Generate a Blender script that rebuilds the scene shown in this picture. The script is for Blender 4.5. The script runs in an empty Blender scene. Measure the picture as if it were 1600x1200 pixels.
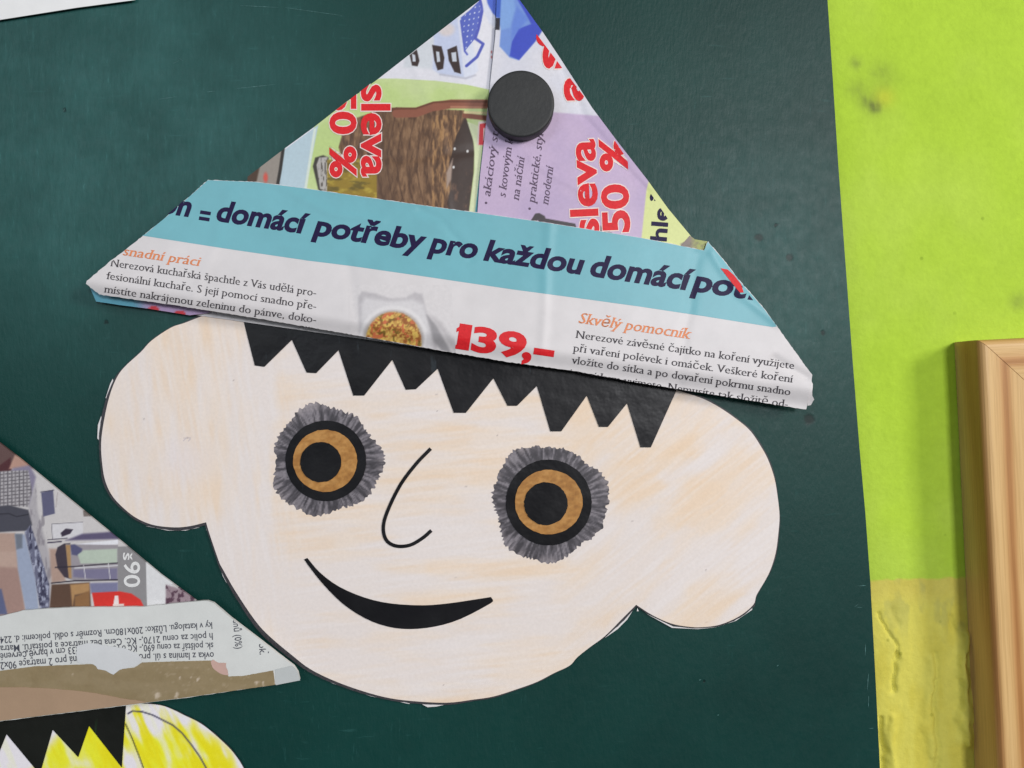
import bpy, bmesh, math, random
import numpy as np
from mathutils import Vector, Matrix
from mathutils.geometry import delaunay_2d_cdt
random.seed(7)
scene = bpy.context.scene
COL = scene.collection

# ------------------------------------------------------------------ camera
M = 0.0003            # metres of board per photo pixel
D = 0.36              # camera distance from the face of the board
cam_d = bpy.data.cameras.new('camera')
cam = bpy.data.objects.new('camera', cam_d); COL.objects.link(cam)
cam.location = (0, -D, 0); cam.rotation_euler = (math.radians(90), 0, 0)
cam_d.sensor_width = 36; cam_d.lens = 36 * D / (1600 * M)
cam_d.clip_start = 0.01; cam_d.clip_end = 50
scene.camera = cam
# ------------------------------------------------------------------ room light
world = bpy.data.worlds.new('World'); scene.world = world; world.use_nodes = True
wbg = world.node_tree.nodes['Background']
wbg.inputs[0].default_value = (0.90, 0.95, 1.0, 1); wbg.inputs[1].default_value = 0.09
def area(name, loc, size, power, col, target=(0, 0, 0)):
    l = bpy.data.lights.new(name, 'AREA'); l.shape = 'RECTANGLE'; l.size, l.size_y = size
    l.energy = power; l.color = col
    o = bpy.data.objects.new(name, l); COL.objects.link(o); o.location = loc
    o.rotation_euler = (Vector(target) - Vector(loc)).to_track_quat('-Z', 'Y').to_euler()
area('window_left', (-1.25, -2.2, 0.72), (1.2, 1.1), 13, (0.84, 0.92, 1.0), (-0.1, 0, 0))
area('window_right', (0.80, -2.3, 0.46), (0.38, 0.42), 28, (0.97, 0.97, 1.0))
area('window_far_right', (2.3, -1.8, 1.0), (0.55, 0.8), 45, (1.0, 0.95, 0.88))
scene.view_settings.view_transform = 'Standard'; scene.view_settings.look = 'None'
scene.view_settings.exposure = 0.0; scene.view_settings.gamma = 1

# ------------------------------------------------------------------ helpers
def W(px, py, d=0.0):
    """photo pixel and height d (metres) in front of the board -> world point"""
    s = (D - d) / D
    return ((px - 800) * M * s, -d, (600 - py) * M * s)
def lin(c):
    c = np.asarray(c, float) / 255.0
    return np.where(c <= 0.04045, c / 12.92, ((c + 0.055) / 1.055) ** 2.4)
def vnoise(x, y, seed=0):
    x = np.asarray(x, float); y = np.asarray(y, float)
    xi = np.floor(x).astype(np.int64); yi = np.floor(y).astype(np.int64)
    fx = x - xi; fy = y - yi
    fx = fx * fx * (3 - 2 * fx); fy = fy * fy * (3 - 2 * fy)
    def h(a, b):
        n = (a * 374761393 + b * 668265263 + seed * 1442695041) & 0x7fffffff
        n = ((n ^ (n >> 13)) * 1274126177) & 0x7fffffff
        return ((n ^ (n >> 16)) & 0xffff) / 65535.0
    return (h(xi, yi) * (1 - fx) + h(xi + 1, yi) * fx) * (1 - fy) + (h(xi, yi + 1) * (1 - fx) + h(xi + 1, yi + 1) * fx) * fy
def fbm(x, y, seed=0, o=4):
    a = 0; w = 0.5; t = 0
    for k in range(o):
        a = a + w * vnoise(x * 2 ** k, y * 2 ** k, seed + k); t += w; w *= 0.5
    return a / t
def sstep(a, b, x):
    t = np.clip((x - a) / (b - a), 0, 1); return t * t * (3 - 2 * t)
def sd_poly(P, X, Y):
    P = np.asarray(P, float); n = len(P); d = np.full(X.shape, 1e18); ins = np.zeros(X.shape, bool)
    for i in range(n):
        ax, ay = P[i]; bx, by = P[(i + 1) % n]; ex, ey = bx - ax, by - ay
        wx, wy = X - ax, Y - ay; t = np.clip((wx * ex + wy * ey) / (ex * ex + ey * ey + 1e-12), 0, 1)
        d = np.minimum(d, (wx - ex * t) ** 2 + (wy - ey * t) ** 2)
        c = ((ay > Y) != (by > Y)) & (X < ex * (Y - ay) / (ey + (1e-12 if ey == 0 else 0)) + ax)
        ins ^= c
    d = np.sqrt(d); return np.where(ins, -d, d)
def sd_line(P, X, Y):
    d = np.full(X.shape, 1e18)
    for (ax, ay), (bx, by) in zip(P[:-1], P[1:]):
        ex, ey = bx - ax, by - ay; wx, wy = X - ax, Y - ay
        t = np.clip((wx * ex + wy * ey) / (ex * ex + ey * ey + 1e-12), 0, 1)
        d = np.minimum(d, (wx - ex * t) ** 2 + (wy - ey * t) ** 2)
    return np.sqrt(d)
class Paint:
    """ink colours printed on a sheet, evaluated at its vertices (photo-pixel coordinates)"""
    def __init__(s, X, Y, base, zoom=(0, 0, 1)):
        s.z = zoom; s.X, s.Y = X, Y; s.C = np.tile(np.asarray(base, float), (len(X), 1))
    def q(s, P):
        ox, oy, k = s.z; return [(ox + a / k, oy + b / k) for a, b in P]
    def mix(s, m, col):
        m = np.clip(m, 0, 1)[:, None]; s.C = s.C * (1 - m) + np.asarray(col, float) * m
    def poly(s, P, col, f=0.7, amt=1.0):
        s.mix(amt * (1 - sstep(-f, f, sd_poly(s.q(P), s.X, s.Y))), col)
    def line(s, P, w, col, f=0.7, amt=1.0):
        s.mix(amt * (1 - sstep(-f, f, sd_line(s.q(P), s.X, s.Y) - w / 2)), col)
    def ell(s, c, r, col, f=0.7, amt=1.0):
        c = s.q([c])[0]; k = s.z[2]; d = (np.sqrt(((s.X - c[0]) / (r[0] / k)) ** 2 + ((s.Y - c[1]) / (r[1] / k)) ** 2) - 1) * min(r) / k
        s.mix(amt * (1 - sstep(-f, f, d)), col)
    def tex(s, P, col, field, f=1.0):
        s.mix((1 - sstep(-f, f, sd_poly(s.q(P), s.X, s.Y))) * np.clip(field, 0, 1), col)
def inside_pts(P, X, Y, margin):
    return sd_poly(P, X, Y) < -margin
def resample(P, step):
    out = []
    n = len(P)
    for i in range(n):
        a = P[i]; b = P[(i + 1) % n]; L = math.hypot(b[0] - a[0], b[1] - a[1]); k = max(1, int(round(L / step)))
        for j in range(k): out.append((a[0] + (b[0] - a[0]) * j / k, a[1] + (b[1] - a[1]) * j / k))
    return out
def smooth(P, n=4, ang=38):
    """Catmull-Rom through the points, keeping the sharp corners"""
    N = len(P); out = []
    P = [Vector(p[:2]) for p in P]
    corner = []
    for i in range(N):
        a = P[i] - P[i - 1]; b = P[(i + 1) % N] - P[i]
        corner.append(a.length > 1e-6 and b.length > 1e-6 and abs(math.degrees(a.angle(b))) > ang)
    for i in range(N):
        p1, p2 = P[i], P[(i + 1) % N]
        p0 = p1 * 2 - p2 if corner[i] else P[i - 1]
        p3 = p2 * 2 - p1 if corner[(i + 1) % N] else P[(i + 2) % N]
        for k in range(n):
            t = k / n
            v = 0.5 * (2 * p1 + (p2 - p0) * t + (2 * p0 - 5 * p1 + 4 * p2 - p3) * t * t + (3 * p1 - p0 - 3 * p2 + p3) * t ** 3)
            out.append((v.x, v.y))
    return out
def finish(name, verts, faces, mat, parent=None, cols=None, smooth_n=0, shade=True):
    me = bpy.data.meshes.new(name); me.from_pydata(verts, [], faces)
    me.materials.append(mat)
    if cols is not None:
        at = me.color_attributes.new('ink', 'FLOAT_COLOR', 'POINT')
        c = np.ones((len(verts), 4), np.float32); c[:, :3] = cols; at.data.foreach_set('color', c.ravel())
    o = bpy.data.objects.new(name, me); COL.objects.link(o)
    if smooth_n: me.polygons.foreach_set('use_smooth', [i < smooth_n for i in range(len(faces))])
    me.update()
    if parent: o.parent = parent
    return o
def sheet(name, outline, dfun, mat, parent=None, step=10, thick=0.00025, paint=None, jag=0.0, seed=0):
    """a sheet of paper: outline in photo pixels, following the height field dfun (metres), with real thickness"""
    B = resample(outline, step)
    if jag:
        B = [(x + jag * (vnoise(x * .5, y * .5, seed) - .5) * 2, y + jag * (vnoise(x * .5 + 9, y * .5, seed + 5) - .5) * 2) for x, y in B]
        B = [(float(a), float(b)) for a, b in B]
    xs = [p[0] for p in B]; ys = [p[1] for p in B]
    gx, gy = np.meshgrid(np.arange(min(xs) + step * .5, max(xs), step), np.arange(min(ys) + step * .5, max(ys), step))
    gx = gx.ravel(); gy = gy.ravel(); m = inside_pts(B, gx, gy, step * 0.45)
    pts = [Vector(p) for p in B] + [Vector((a, b)) for a, b in zip(gx[m].tolist(), gy[m].tolist())]
    nb = len(B); edges = [(i, (i + 1) % nb) for i in range(nb)]
    v, e, f, ov, oe, of = delaunay_2d_cdt(pts, edges, [], 1, 1e-5)
    X = np.array([p.x for p in v]); Y = np.array([p.y for p in v]); d = dfun(X, Y)
    Wx = (X - 800) * M * (D - d) / D; Wz = (600 - Y) * M * (D - d) / D
    V = list(zip(Wx.tolist(), (-d).tolist(), Wz.tolist())); n = len(V)
    F = []
    for t in f:
        a, b, c = [v[i] for i in t[:3]]
        F.append(tuple(t) if (b - a).cross(c - a) < 0 else tuple(reversed(t)))
    nf = len(F)
    if thick:
        cnt = {}
        for t in F:
            for i in range(len(t)): cnt[(t[i], t[(i + 1) % len(t)])] = 1
        bd = [ed for ed in cnt if (ed[1], ed[0]) not in cnt]
        idx = {}; order = []
        for a, b in bd:            # the cut edge of the sheet, with its own vertices so that it stays crisp
            for q in (a, b):
                if q not in idx:
                    idx[q] = len(V); order.append(q); V.append(V[q]); V.append((V[q][0], V[q][1] + thick, V[q][2]))
        F += [(idx[b], idx[a], idx[a] + 1, idx[b] + 1) for a, b in bd]
    cols = None
    if paint is not None:
        C = paint(X, Y); cc = np.minimum(lin(np.clip(C, 0, 255)) / 0.86, 0.9)
        cols = np.concatenate([cc, np.repeat(cc[order], 2, axis=0)]) if thick else cc
    return finish(name, V, F, mat, parent, cols, nf)
def clip_bm(bm, poly):
    A = sum(poly[i][0] * poly[(i + 1) % len(poly)][1] - poly[(i + 1) % len(poly)][0] * poly[i][1] for i in range(len(poly)))
    for i in range(len(poly)):
        a = poly[i]; b = poly[(i + 1) % len(poly)]
        n = Vector((b[1] - a[1], -(b[0] - a[0]), 0)) * (1 if A > 0 else -1)
        bmesh.ops.bisect_plane(bm, geom=bm.verts[:] + bm.edges[:] + bm.faces[:], plane_co=(a[0], a[1], 0), plane_no=n, clear_outer=True)
_glyphs = {}
def glyph_mesh(s, bold, res):
    c = bpy.data.curves.new('t', 'FONT'); c.body = s; c.resolution_u = res; c.fill_mode = 'FRONT'; c.offset = bold
    o = bpy.data.objects.new('t', c); COL.objects.link(o)
    dg = bpy.context.evaluated_depsgraph_get(); me = o.evaluated_get(dg).to_mesh()
    V = np.array([(q.co.x, q.co.y) for q in me.vertices]) if len(me.vertices) else np.zeros((0, 2))
    F = [tuple(p.vertices) for p in me.polygons]
    o.evaluated_get(dg).to_mesh_clear(); bpy.data.objects.remove(o); bpy.data.curves.remove(c)
    return V, F
def text(name, s, p0, p1, xh, dfun, mat, parent, bold=0.0, shear=0.0, serif=False, clip=None, eps=0.00016, outline=None, res=2):
    """lettering printed on a sheet: baseline from p0 to p1 (photo pixels), x-height xh"""
    def build(b, m, e, nm):
        V, F = glyph_mesh(s, b - (.012 if serif else 0), res)
        V0, _ = glyph_mesh(s, 0.0, 1)
        x0, x1 = V0[:, 0].min(), V0[:, 0].max()
        Vs, Fs = [V], list(F); off = len(V)
        if serif:
            # thin strokes + thick stems: a second copy shifted sideways, and small slab ends
            V2 = V + np.array([0.042, 0]); Vs.append(V2); Fs += [tuple(i + off for i in f) for f in F]; off += len(V)
            ed = {}
            for f in F:
                for i in range(len(f)):
                    k = (f[i], f[(i + 1) % len(f)]); ed[k] = 1
            for (a, c) in ed:
                if (c, a) in ed: continue
                pa, pc = V[a], V[c]
                if abs(pa[1] - pc[1]) < .004 and .03 < abs(pa[0] - pc[0]) < .14 and min(abs(pa[1] - q) for q in (0, .449, .682, -.23)) < .03:
                    l, r = min(pa[0], pc[0]) - .055, max(pa[0], pc[0]) + .09; y = pa[1]; y2 = y + (.045 if abs(y) < .04 or y < -.1 else -.045)
                    Vs.append(np.array([(l, y), (r, y), (r, y2), (l, y2)])); Fs.append(tuple(off + k for k in range(4))); off += 4
        V = np.concatenate(Vs)
        sc_y = xh / 0.449; L = math.hypot(p1[0] - p0[0], p1[1] - p0[1]); sc_x = L / (x1 - x0)
        u = ((p1[0] - p0[0]) / L, (p1[1] - p0[1]) / L); up = (u[1], -u[0])
        xx = (V[:, 0] - x0) * sc_x + V[:, 1] * shear * sc_y; yy = V[:, 1] * sc_y
        PX = p0[0] + u[0] * xx + up[0] * yy; PY = p0[1] + u[1] * xx + up[1] * yy
        bm = bmesh.new(); vs = [bm.verts.new((a, b_, 0)) for a, b_ in zip(PX.tolist(), PY.tolist())]
        for f in Fs:
            try: bm.faces.new([vs[i] for i in f])
            except ValueError: pass
        if clip: clip_bm(bm, clip)
        if xh > 12 and bm.verts:     # let large letters follow the curve of the paper
            for ax in (0, 1):
                lo = min(v.co[ax] for v in bm.verts); hi = max(v.co[ax] for v in bm.verts); t = lo + 6
                while t < hi:
                    bmesh.ops.bisect_plane(bm, geom=bm.verts[:] + bm.edges[:] + bm.faces[:], plane_co=(t, t, 0), plane_no=(1, 0, 0) if ax == 0 else (0, 1, 0)); t += 6
        bmesh.ops.triangulate(bm, faces=bm.faces[:])
        bm.verts.index_update()
        if not bm.faces: bm.free(); return None
        X = np.array([v.co.x for v in bm.verts]); Y = np.array([v.co.y for v in bm.verts]); d = dfun(X, Y) + e
        Wx = (X - 800) * M * (D - d) / D; Wz = (600 - Y) * M * (D - d) / D
        VV = list(zip(Wx.tolist(), (-d).tolist(), Wz.tolist()))
        FF = []
        for f in bm.faces:
            t = [v.index for v in f.verts]
            FF.append(tuple(t) if f.normal.z < 0 else tuple(reversed(t)))
        bm.free(); return finish(nm, VV, FF, m, parent)
    if outline: build(bold + outline[0], outline[1], eps - 0.00003, name + '_outline')
    return build(bold, mat, eps, name)

# ------------------------------------------------------------------ materials
def base_mat(name, rough=0.6, spec=0.4):
    m = bpy.data.materials.new(name); m.use_nodes = True; nt = m.node_tree; b = nt.nodes['Principled BSDF']
    b.inputs['Roughness'].default_value = rough; b.inputs['Specular IOR Level'].default_value = spec
    return m, nt, b
def N(nt, t, **k):
    n = nt.nodes.new(t)
    for a, v in k.items():
        if a in n.inputs: n.inputs[a].default_value = v
        else: setattr(n, a, v)
    return n
def noise(nt, scale, detail=4, vec=None, rough=0.55):
    n = N(nt, 'ShaderNodeTexNoise'); n.inputs['Scale'].default_value = scale; n.inputs['Detail'].default_value = detail; n.inputs['Roughness'].default_value = rough
    if vec is not None: nt.links.new(vec, n.inputs['Vector'])
    return n
def coords(nt, scale=(1, 1, 1), rot=(0, 0, 0)):
    tc = N(nt, 'ShaderNodeTexCoord'); mp = N(nt, 'ShaderNodeMapping'); mp.inputs['Scale'].default_value = scale; mp.inputs['Rotation'].default_value = rot
    nt.links.new(tc.outputs['Object'], mp.inputs['Vector']); return mp.outputs[0]
def ramp(nt, fac, stops):
    r = N(nt, 'ShaderNodeValToRGB'); e = r.color_ramp.elements
    while len(e) < len(stops): e.new(0.5)
    for q, (p, c) in zip(e, stops): q.position = p; q.color = (*c, 1) if len(c) == 3 else c
    nt.links.new(fac, r.inputs[0]); return r.outputs[0]
def mixc(nt, fac, a, b, mode='MIX'):
    m = N(nt, 'ShaderNodeMix'); m.data_type = 'RGBA'; m.blend_type = mode
    for sock, v in ((m.inputs[0], fac), (m.inputs[6], a), (m.inputs[7], b)):
        if isinstance(v, (int, float)): sock.default_value = v
        elif isinstance(v, tuple): sock.default_value = (*v, 1)
        else: nt.links.new(v, sock)
    return m.outputs[2]
def bump(nt, b, h, dist, strength=1.0):
    n = N(nt, 'ShaderNodeBump'); n.inputs['Distance'].default_value = dist; n.inputs['Strength'].default_value = strength
    nt.links.new(h, n.inputs['Height']); nt.links.new(n.outputs[0], b.inputs['Normal'])
def L(c, k=0.86): return tuple(float(v) for v in np.minimum(lin(c) / k, .9))
def ink(name, c, rough=0.5, spec=0.4, var=0.10):
    m, nt, b = base_mat(name, rough, spec); v = coords(nt)
    n = noise(nt, 900, 3, v)
    c = L(c); col = ramp(nt, n.outputs[0], [(0.3, tuple(x * (1 - var) for x in c)), (0.7, tuple(min(x * (1 + var), .9) for x in c))])
    nt.links.new(col, b.inputs['Base Color']); return m
def printed(name, rough=0.5, spec=0.4, grain=0.06, bumpd=0.00006):
    m, nt, b = base_mat(name, rough, spec); v = coords(nt)
    a = N(nt, 'ShaderNodeAttribute'); a.attribute_name = 'ink'
    n = noise(nt, 700, 4, v)
    g = ramp(nt, n.outputs[0], [(0.3, (1 - grain,) * 3), (0.7, (1 + grain * .3,) * 3)])
    nt.links.new(mixc(nt, 1.0, a.outputs['Color'], g, 'MULTIPLY'), b.inputs['Base Color'])
    n2 = noise(nt, 160, 3, v); bump(nt, b, n2.outputs[0], bumpd); return m
def paper(name, c, rough=0.55, spec=0.35, bumpd=0.00006):
    m, nt, b = base_mat(name, rough, spec); v = coords(nt)
    c = L(c); n = noise(nt, 60, 6, v, .65)
    col = ramp(nt, n.outputs[0], [(0.3, tuple(x * .93 for x in c)), (0.7, tuple(min(x * 1.03, .9) for x in c))])
    nt.links.new(col, b.inputs['Base Color']); n2 = noise(nt, 160, 4, v); bump(nt, b, n2.outputs[0], bumpd); return m
LEAF = printed('leaflet_print', 0.42, 0.35)
CRAY = printed('crayon_paper', 0.6, 0.3, 0.05, 0.00008)
WHITE = paper('leaflet_white', (209, 205, 206), 0.42, .35)
TEAL = paper('leaflet_teal', (110, 172, 183), 0.4, .35)
NAVY = ink('ink_navy', (30, 20, 60), .45, .15)
RED = ink('ink_red', (208, 38, 44), .45, .2)
INKW = ink('ink_white', (225, 205, 200), .4)
ORANGE = ink('ink_orange', (218, 132, 84), .5)
GREY = ink('ink_grey', (66, 62, 66), .5, .15)
PURPLE = ink('ink_plum', (88, 70, 92), .5)
BLACKINK = ink('ink_black', (32, 30, 34), .45)
def black_paper(name, c, rough, streak=(120, 140, 150)):
    m, nt, b = base_mat(name, rough, .28)
    v = coords(nt, (1, 1, 1)); n = noise(nt, 14, 5, v, .6)
    col = ramp(nt, n.outputs[0], [(0.35, tuple(x * .7 for x in L(c))), (0.75, tuple(x * 1.25 for x in L(c)))])
    v2 = coords(nt, (160, 160, 34), (0, math.radians(12), 0)); n2 = noise(nt, 1.0, 5, v2, .6)
    s = ramp(nt, n2.outputs[0], [(0.66, (0, 0, 0)), (0.82, (.22, .22, .22))])
    nt.links.new(mixc(nt, s, col, L(streak)), b.inputs['Base Color'])
    n3 = noise(nt, 45, 4, v); nt.links.new(ramp(nt, n3.outputs[0], [(0.3, (rough * .8,) * 3), (.7, (min(1, rough * 1.3),) * 3)]), b.inputs['Roughness'])
    n4 = noise(nt, 16, 3, v); bump(nt, b, mixc(nt, .6, n3.outputs[0], n4.outputs[0]), 0.0022, .8); return m
BLACK = black_paper('black_gloss_paper', (22, 22, 25), .36)
BLACKG = black_paper('black_green_paper', (24, 26, 22), .45, (60, 120, 70))
IRIS = printed('crayon_iris', .5, .4, .18)
GRAPH = printed('pencil_graphite', .42, .5, .25)
PENCIL = ink('pencil_line', (58, 56, 60), .5, .4, .3)

# ------------------------------------------------------------------ tagging
def thing(name, label, cat, group=None, loc=(0, 0, 0)):
    o = bpy.data.objects.new(name, None); COL.objects.link(o); o.location = loc; o.empty_display_size = .02
    o['label'] = label; o['category'] = cat
    if group: o['group'] = group
    return o
def base_at(root):
    """put the Empty at its thing's centre on the board, keeping the children where they are"""
    pts = [Vector(c) for ch in root.children for c in ch.bound_box]
    mid = Vector(((min(p.x for p in pts) + max(p.x for p in pts)) / 2, 0, min(p.z for p in pts)))
    root.location = mid
    for ch in root.children: ch.location = ch.location - mid
def zero(X, Y): return X * 0

# ================================================================== WALL
def plain_wall():
    xs = np.concatenate([np.array([-6000, -2000, 0, 900]), np.arange(1250, 1680, 2.5), np.array([1800, 2500, 5000, 9000])])
    ys = np.concatenate([np.array([-6000, -2500, -800, -200]), np.arange(-20, 860, 8), np.arange(860, 1225, 2.5), np.array([1400, 2200, 4000, 7000])])
    X, Y = np.meshgrid(xs, ys); X = X.ravel(); Y = Y.ravel()
    dw = -0.015
    h = 0.0006 * (fbm(X / 90, Y / 90, 3) - .5)
    low = sstep(905, 990, Y)
    # trowelled plaster below the paint line: ridges and gouges
    GX = X + 7 * (fbm(X / 14, Y / 14, 66, 2) - .5) + 10 * (fbm(X / 30, Y / 45, 67, 2) - .5); GY = Y
    def groove(P, w, dep, f=1.0):
        w = w * (.55 + .9 * vnoise(X / 11, Y / 17, 68)); d = sd_line(P, GX, GY); return dep * np.exp(-(d / w) ** 2)
    h += low * 0.0011 * (fbm(X / 38 + .6 * fbm(X / 20, Y / 60, 8), Y / 150, 21, 4) - .5)
    h -= groove([(1372, 958), (1388, 985), (1402, 1010), (1404, 1025)], 2.6, .0012)
    h -= groove([(1403, 1022), (1400, 1045), (1397, 1062), (1395, 1080)], 4.0, .0019)
    h -= groove([(1393, 955), (1405, 975)], 5, .0006)
    h -= groove([(1377, 1122), (1382, 1150), (1384, 1170), (1380, 1185), (1386, 1215)], 3.5, .0020)
    h += groove([(1392, 1120), (1394, 1170), (1398, 1215)], 5.0, .0012)
    h -= groove([(1460, 1020), (1464, 1060), (1458, 1120), (1463, 1170), (1460, 1215)], 3.0, .0009)
    h += groove([(1453, 1030), (1457, 1070), (1450, 1120), (1455, 1180)], 6.0, .0010)
    h -= groove([(1485, 965), (1492, 985)], 5.0, .0010)
    h += groove([(1508, 990), (1504, 1040), (1510, 1100), (1512, 1160)], 9.0, .0030)
    s = (D - dw) / D
    V = list(zip(((X - 800) * M * s).tolist(), (-dw - h).tolist(), ((600 - Y) * M * s).tolist()))
    nx, ny = len(xs), len(ys)
    F = [(j * nx + i, (j + 1) * nx + i, (j + 1) * nx + i + 1, j * nx + i + 1) for j in range(ny - 1) for i in range(nx - 1)]
    P = Paint(X, Y, (170, 203, 54))
    P.mix(.5 * sstep(.35, .75, fbm(X / 160, Y / 200, 5)), (180, 204, 88))
    for c, r, a in (((1367, 168), 9, .75), ((1362, 160), 16, .3), ((1350, 160), 8, .35), ((1337, 98), 10, .3), ((1338, 140), 16, .25), ((1378, 118), 20, .22), ((1590, 470), 14, .25)):
        g = np.exp(-(((X - c[0]) / r) ** 2 + ((Y - c[1]) / r) ** 2)); P.mix(a * g * (.6 + .8 * vnoise(X / 4, Y / 4, 2)), (88, 96, 55))
    g = np.exp(-(((X - 1382) / 16) ** 2 + ((Y - 152) / 14) ** 2)); P.mix(.45 * g, (205, 190, 50))
    edge = 907 - (X - 1360) * .03 + 3.5 * (vnoise(X / 9, Y * 0, 4) - .5)
    yel = sstep(-1.6, 1.6, Y - edge)
    P.mix(yel, (208, 200, 90))
    P.mix(yel * .6 * sstep(.45, .7, fbm(X / 30, Y / 70, 31)), (200, 188, 72))
    P.mix(yel * (1 - sstep(15, 50, Y - edge)) * .5, (198, 184, 92))
    P.mix(yel * .35 * sstep(.52, .7, fbm(X / 12, Y / 34, 44)) * (1 - sstep(950, 1030, Y)), (160, 160, 96))
    C = np.minimum(lin(np.clip(P.C, 0, 255)) / .86, .9)
    m, nt, b = base_mat('painted_plaster', .7, .25); v = coords(nt)
    a = N(nt, 'ShaderNodeAttribute'); a.attribute_name = 'ink'
    n = noise(nt, 35, 7, v, .7); n2 = noise(nt, 420, 3, v)
    sp = N(nt, 'ShaderNodeTexVoronoi'); sp.inputs['Scale'].default_value = 75; nt.links.new(v, sp.inputs['Vector'])
    spot = ramp(nt, sp.outputs['Distance'], [(0.045, (.72, .74, .6)), (0.09, (1, 1, 1))])
    g = ramp(nt, n.outputs[0], [(.3, (.90, .91, .88)), (.7, (1.03, 1.03, 1.05))])
    fine = noise(nt, 260, 4, v, .7); g2 = ramp(nt, fine.outputs[0], [(.3, (.94, .94, .92)), (.7, (1.03, 1.03, 1.03))])
    c1 = mixc(nt, 1.0, mixc(nt, 1.0, a.outputs['Color'], g, 'MULTIPLY'), g2, 'MULTIPLY')
    big = noise(nt, 5, 2, v); keep = ramp(nt, big.outputs[0], [(.52, (0, 0, 0)), (.56, (1, 1, 1))])
    nt.links.new(mixc(nt, keep, c1, mixc(nt, 1.0, c1, spot, 'MULTIPLY')), b.inputs['Base Color'])
    hh = mixc(nt, .35, n.outputs[0], n2.outputs[0]); bump(nt, b, hh, .0009, .8)
    o = finish('wall', V, F, m, None, C, len(F)); o['kind'] = 'structure'
plain_wall()

# ================================================================== BOARD
def board():
    root = thing('notice_board', 'dark green painted metal board filling most of the picture behind the paper crafts', 'board')
    m, nt, b = base_mat('green_board_paint', .44, .30); v = coords(nt)
    n = noise(nt, 9, 5, v, .6)
    col = ramp(nt, n.outputs[0], [(.25, L((4, 46, 42))), (.8, L((12, 62, 57)))])
    vs = coords(nt, (520, 1, 90)); st = noise(nt, 1.0, 5, vs, .7)       # fine vertical wipe marks
    vh = coords(nt, (60, 1, 420), (0, math.radians(6), 0)); sh = noise(nt, 1.0, 4, vh, .6)
    chalk = ramp(nt, st.outputs[0], [(.60, (0, 0, 0)), (.85, (.20, .20, .20))])
    chalk2 = ramp(nt, sh.outputs[0], [(.63, (0, 0, 0)), (.85, (.22, .22, .22))])
    big = noise(nt, 7, 3, coords(nt, (1, 1, 1.4))); area_ = ramp(nt, big.outputs[0], [(.4, (.1, .1, .1)), (.62, (1, 1, 1))])
    # window sheen painted into the board colour, strongest upper left, weaker at the right
    tcz = N(nt, 'ShaderNodeTexCoord'); sheen_mask = None
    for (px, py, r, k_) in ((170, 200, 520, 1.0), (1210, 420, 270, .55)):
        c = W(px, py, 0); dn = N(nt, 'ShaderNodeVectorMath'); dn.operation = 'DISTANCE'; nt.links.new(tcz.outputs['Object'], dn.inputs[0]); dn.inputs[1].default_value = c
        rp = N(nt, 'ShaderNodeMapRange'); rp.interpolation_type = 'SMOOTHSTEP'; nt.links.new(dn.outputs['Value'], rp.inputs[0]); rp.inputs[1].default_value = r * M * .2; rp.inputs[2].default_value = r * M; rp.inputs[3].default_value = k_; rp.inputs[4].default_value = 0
        sheen_mask = rp.outputs[0] if sheen_mask is None else mixc(nt, 1.0, sheen_mask, rp.outputs[0], 'ADD')
    sheen = ramp(nt, st.outputs[0], [(.35, (.14, .14, .14)), (.62, (.20, .20, .20)), (.8, (.46, .46, .46))])
    cl = noise(nt, 26, 5, v, .65); sheen_var = ramp(nt, cl.outputs[0], [(.3, (.45, .45, .45)), (.7, (1.3, 1.3, 1.3))])
    sheen = mixc(nt, 1.0, mixc(nt, 1.0, sheen, sheen_var, 'MULTIPLY'), sheen_mask, 'MULTIPLY')
    ch = mixc(nt, 1.0, mixc(nt, 1.0, mixc(nt, 1.0, chalk, chalk2, 'ADD'), area_, 'MULTIPLY'), sheen, 'ADD')  # real chalk marks plus the painted sheen
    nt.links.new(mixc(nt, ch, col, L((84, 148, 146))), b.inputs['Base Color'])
    nb = noise(nt, 1.0, 4, coords(nt, (700, 1, 260))); nb2 = noise(nt, 190, 5, v, .65)
    nt.links.new(ramp(nt, nb2.outputs[0], [(.3, (.42,) * 3), (.7, (.54,) * 3)]), b.inputs['Roughness'])
    # pits and knocks in the paint
    pit = None
    hgt = mixc(nt, .35, nb.outputs[0], nb2.outputs[0]); lump = noise(nt, 330, 3, v)
    tc = N(nt, 'ShaderNodeTexCoord'); wv = N(nt, 'ShaderNodeVectorMath'); wv.operation = 'MULTIPLY_ADD'; nt.links.new(lump.outputs['Color'], wv.inputs[0]); wv.inputs[1].default_value = (.0022,) * 3; nt.links.new(tc.outputs['Object'], wv.inputs[2])
    for (px, py, r) in ((1186, 371, 9), (1234, 402, 8), (1166, 608, 5), (1264, 655, 12), (1286, 520, 6), (101, 172, 4), (1213, 352, 4), (166, 503, 5), (1100, 1064, 3)):
        c = W(px, py, 0); dn = N(nt, 'ShaderNodeVectorMath'); dn.operation = 'DISTANCE'; nt.links.new(wv.outputs[0], dn.inputs[0]); dn.inputs[1].default_value = (c[0] + .0011, c[1] + .0011, c[2] + .0011)
        rp = N(nt, 'ShaderNodeMapRange'); rp.interpolation_type = 'SMOOTHSTEP'; nt.links.new(dn.outputs['Value'], rp.inputs[0]); rp.inputs[1].default_value = r * M * .35; rp.inputs[2].default_value = r * M
        rp.inputs[3].default_value = .35; rp.inputs[4].default_value = 1.0
        hgt = mixc(nt, 1.0, hgt, rp.outputs[0], 'MULTIPLY'); pit = rp.outputs[0] if pit is None else mixc(nt, 1.0, pit, rp.outputs[0], 'MULTIPLY')
    bump(nt, b, hgt, .0004, .6)
    nt.links.new(mixc(nt, 1.0, mixc(nt, ch, col, L((84, 148, 146))), pit, 'MULTIPLY'), b.inputs['Base Color'])
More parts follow.
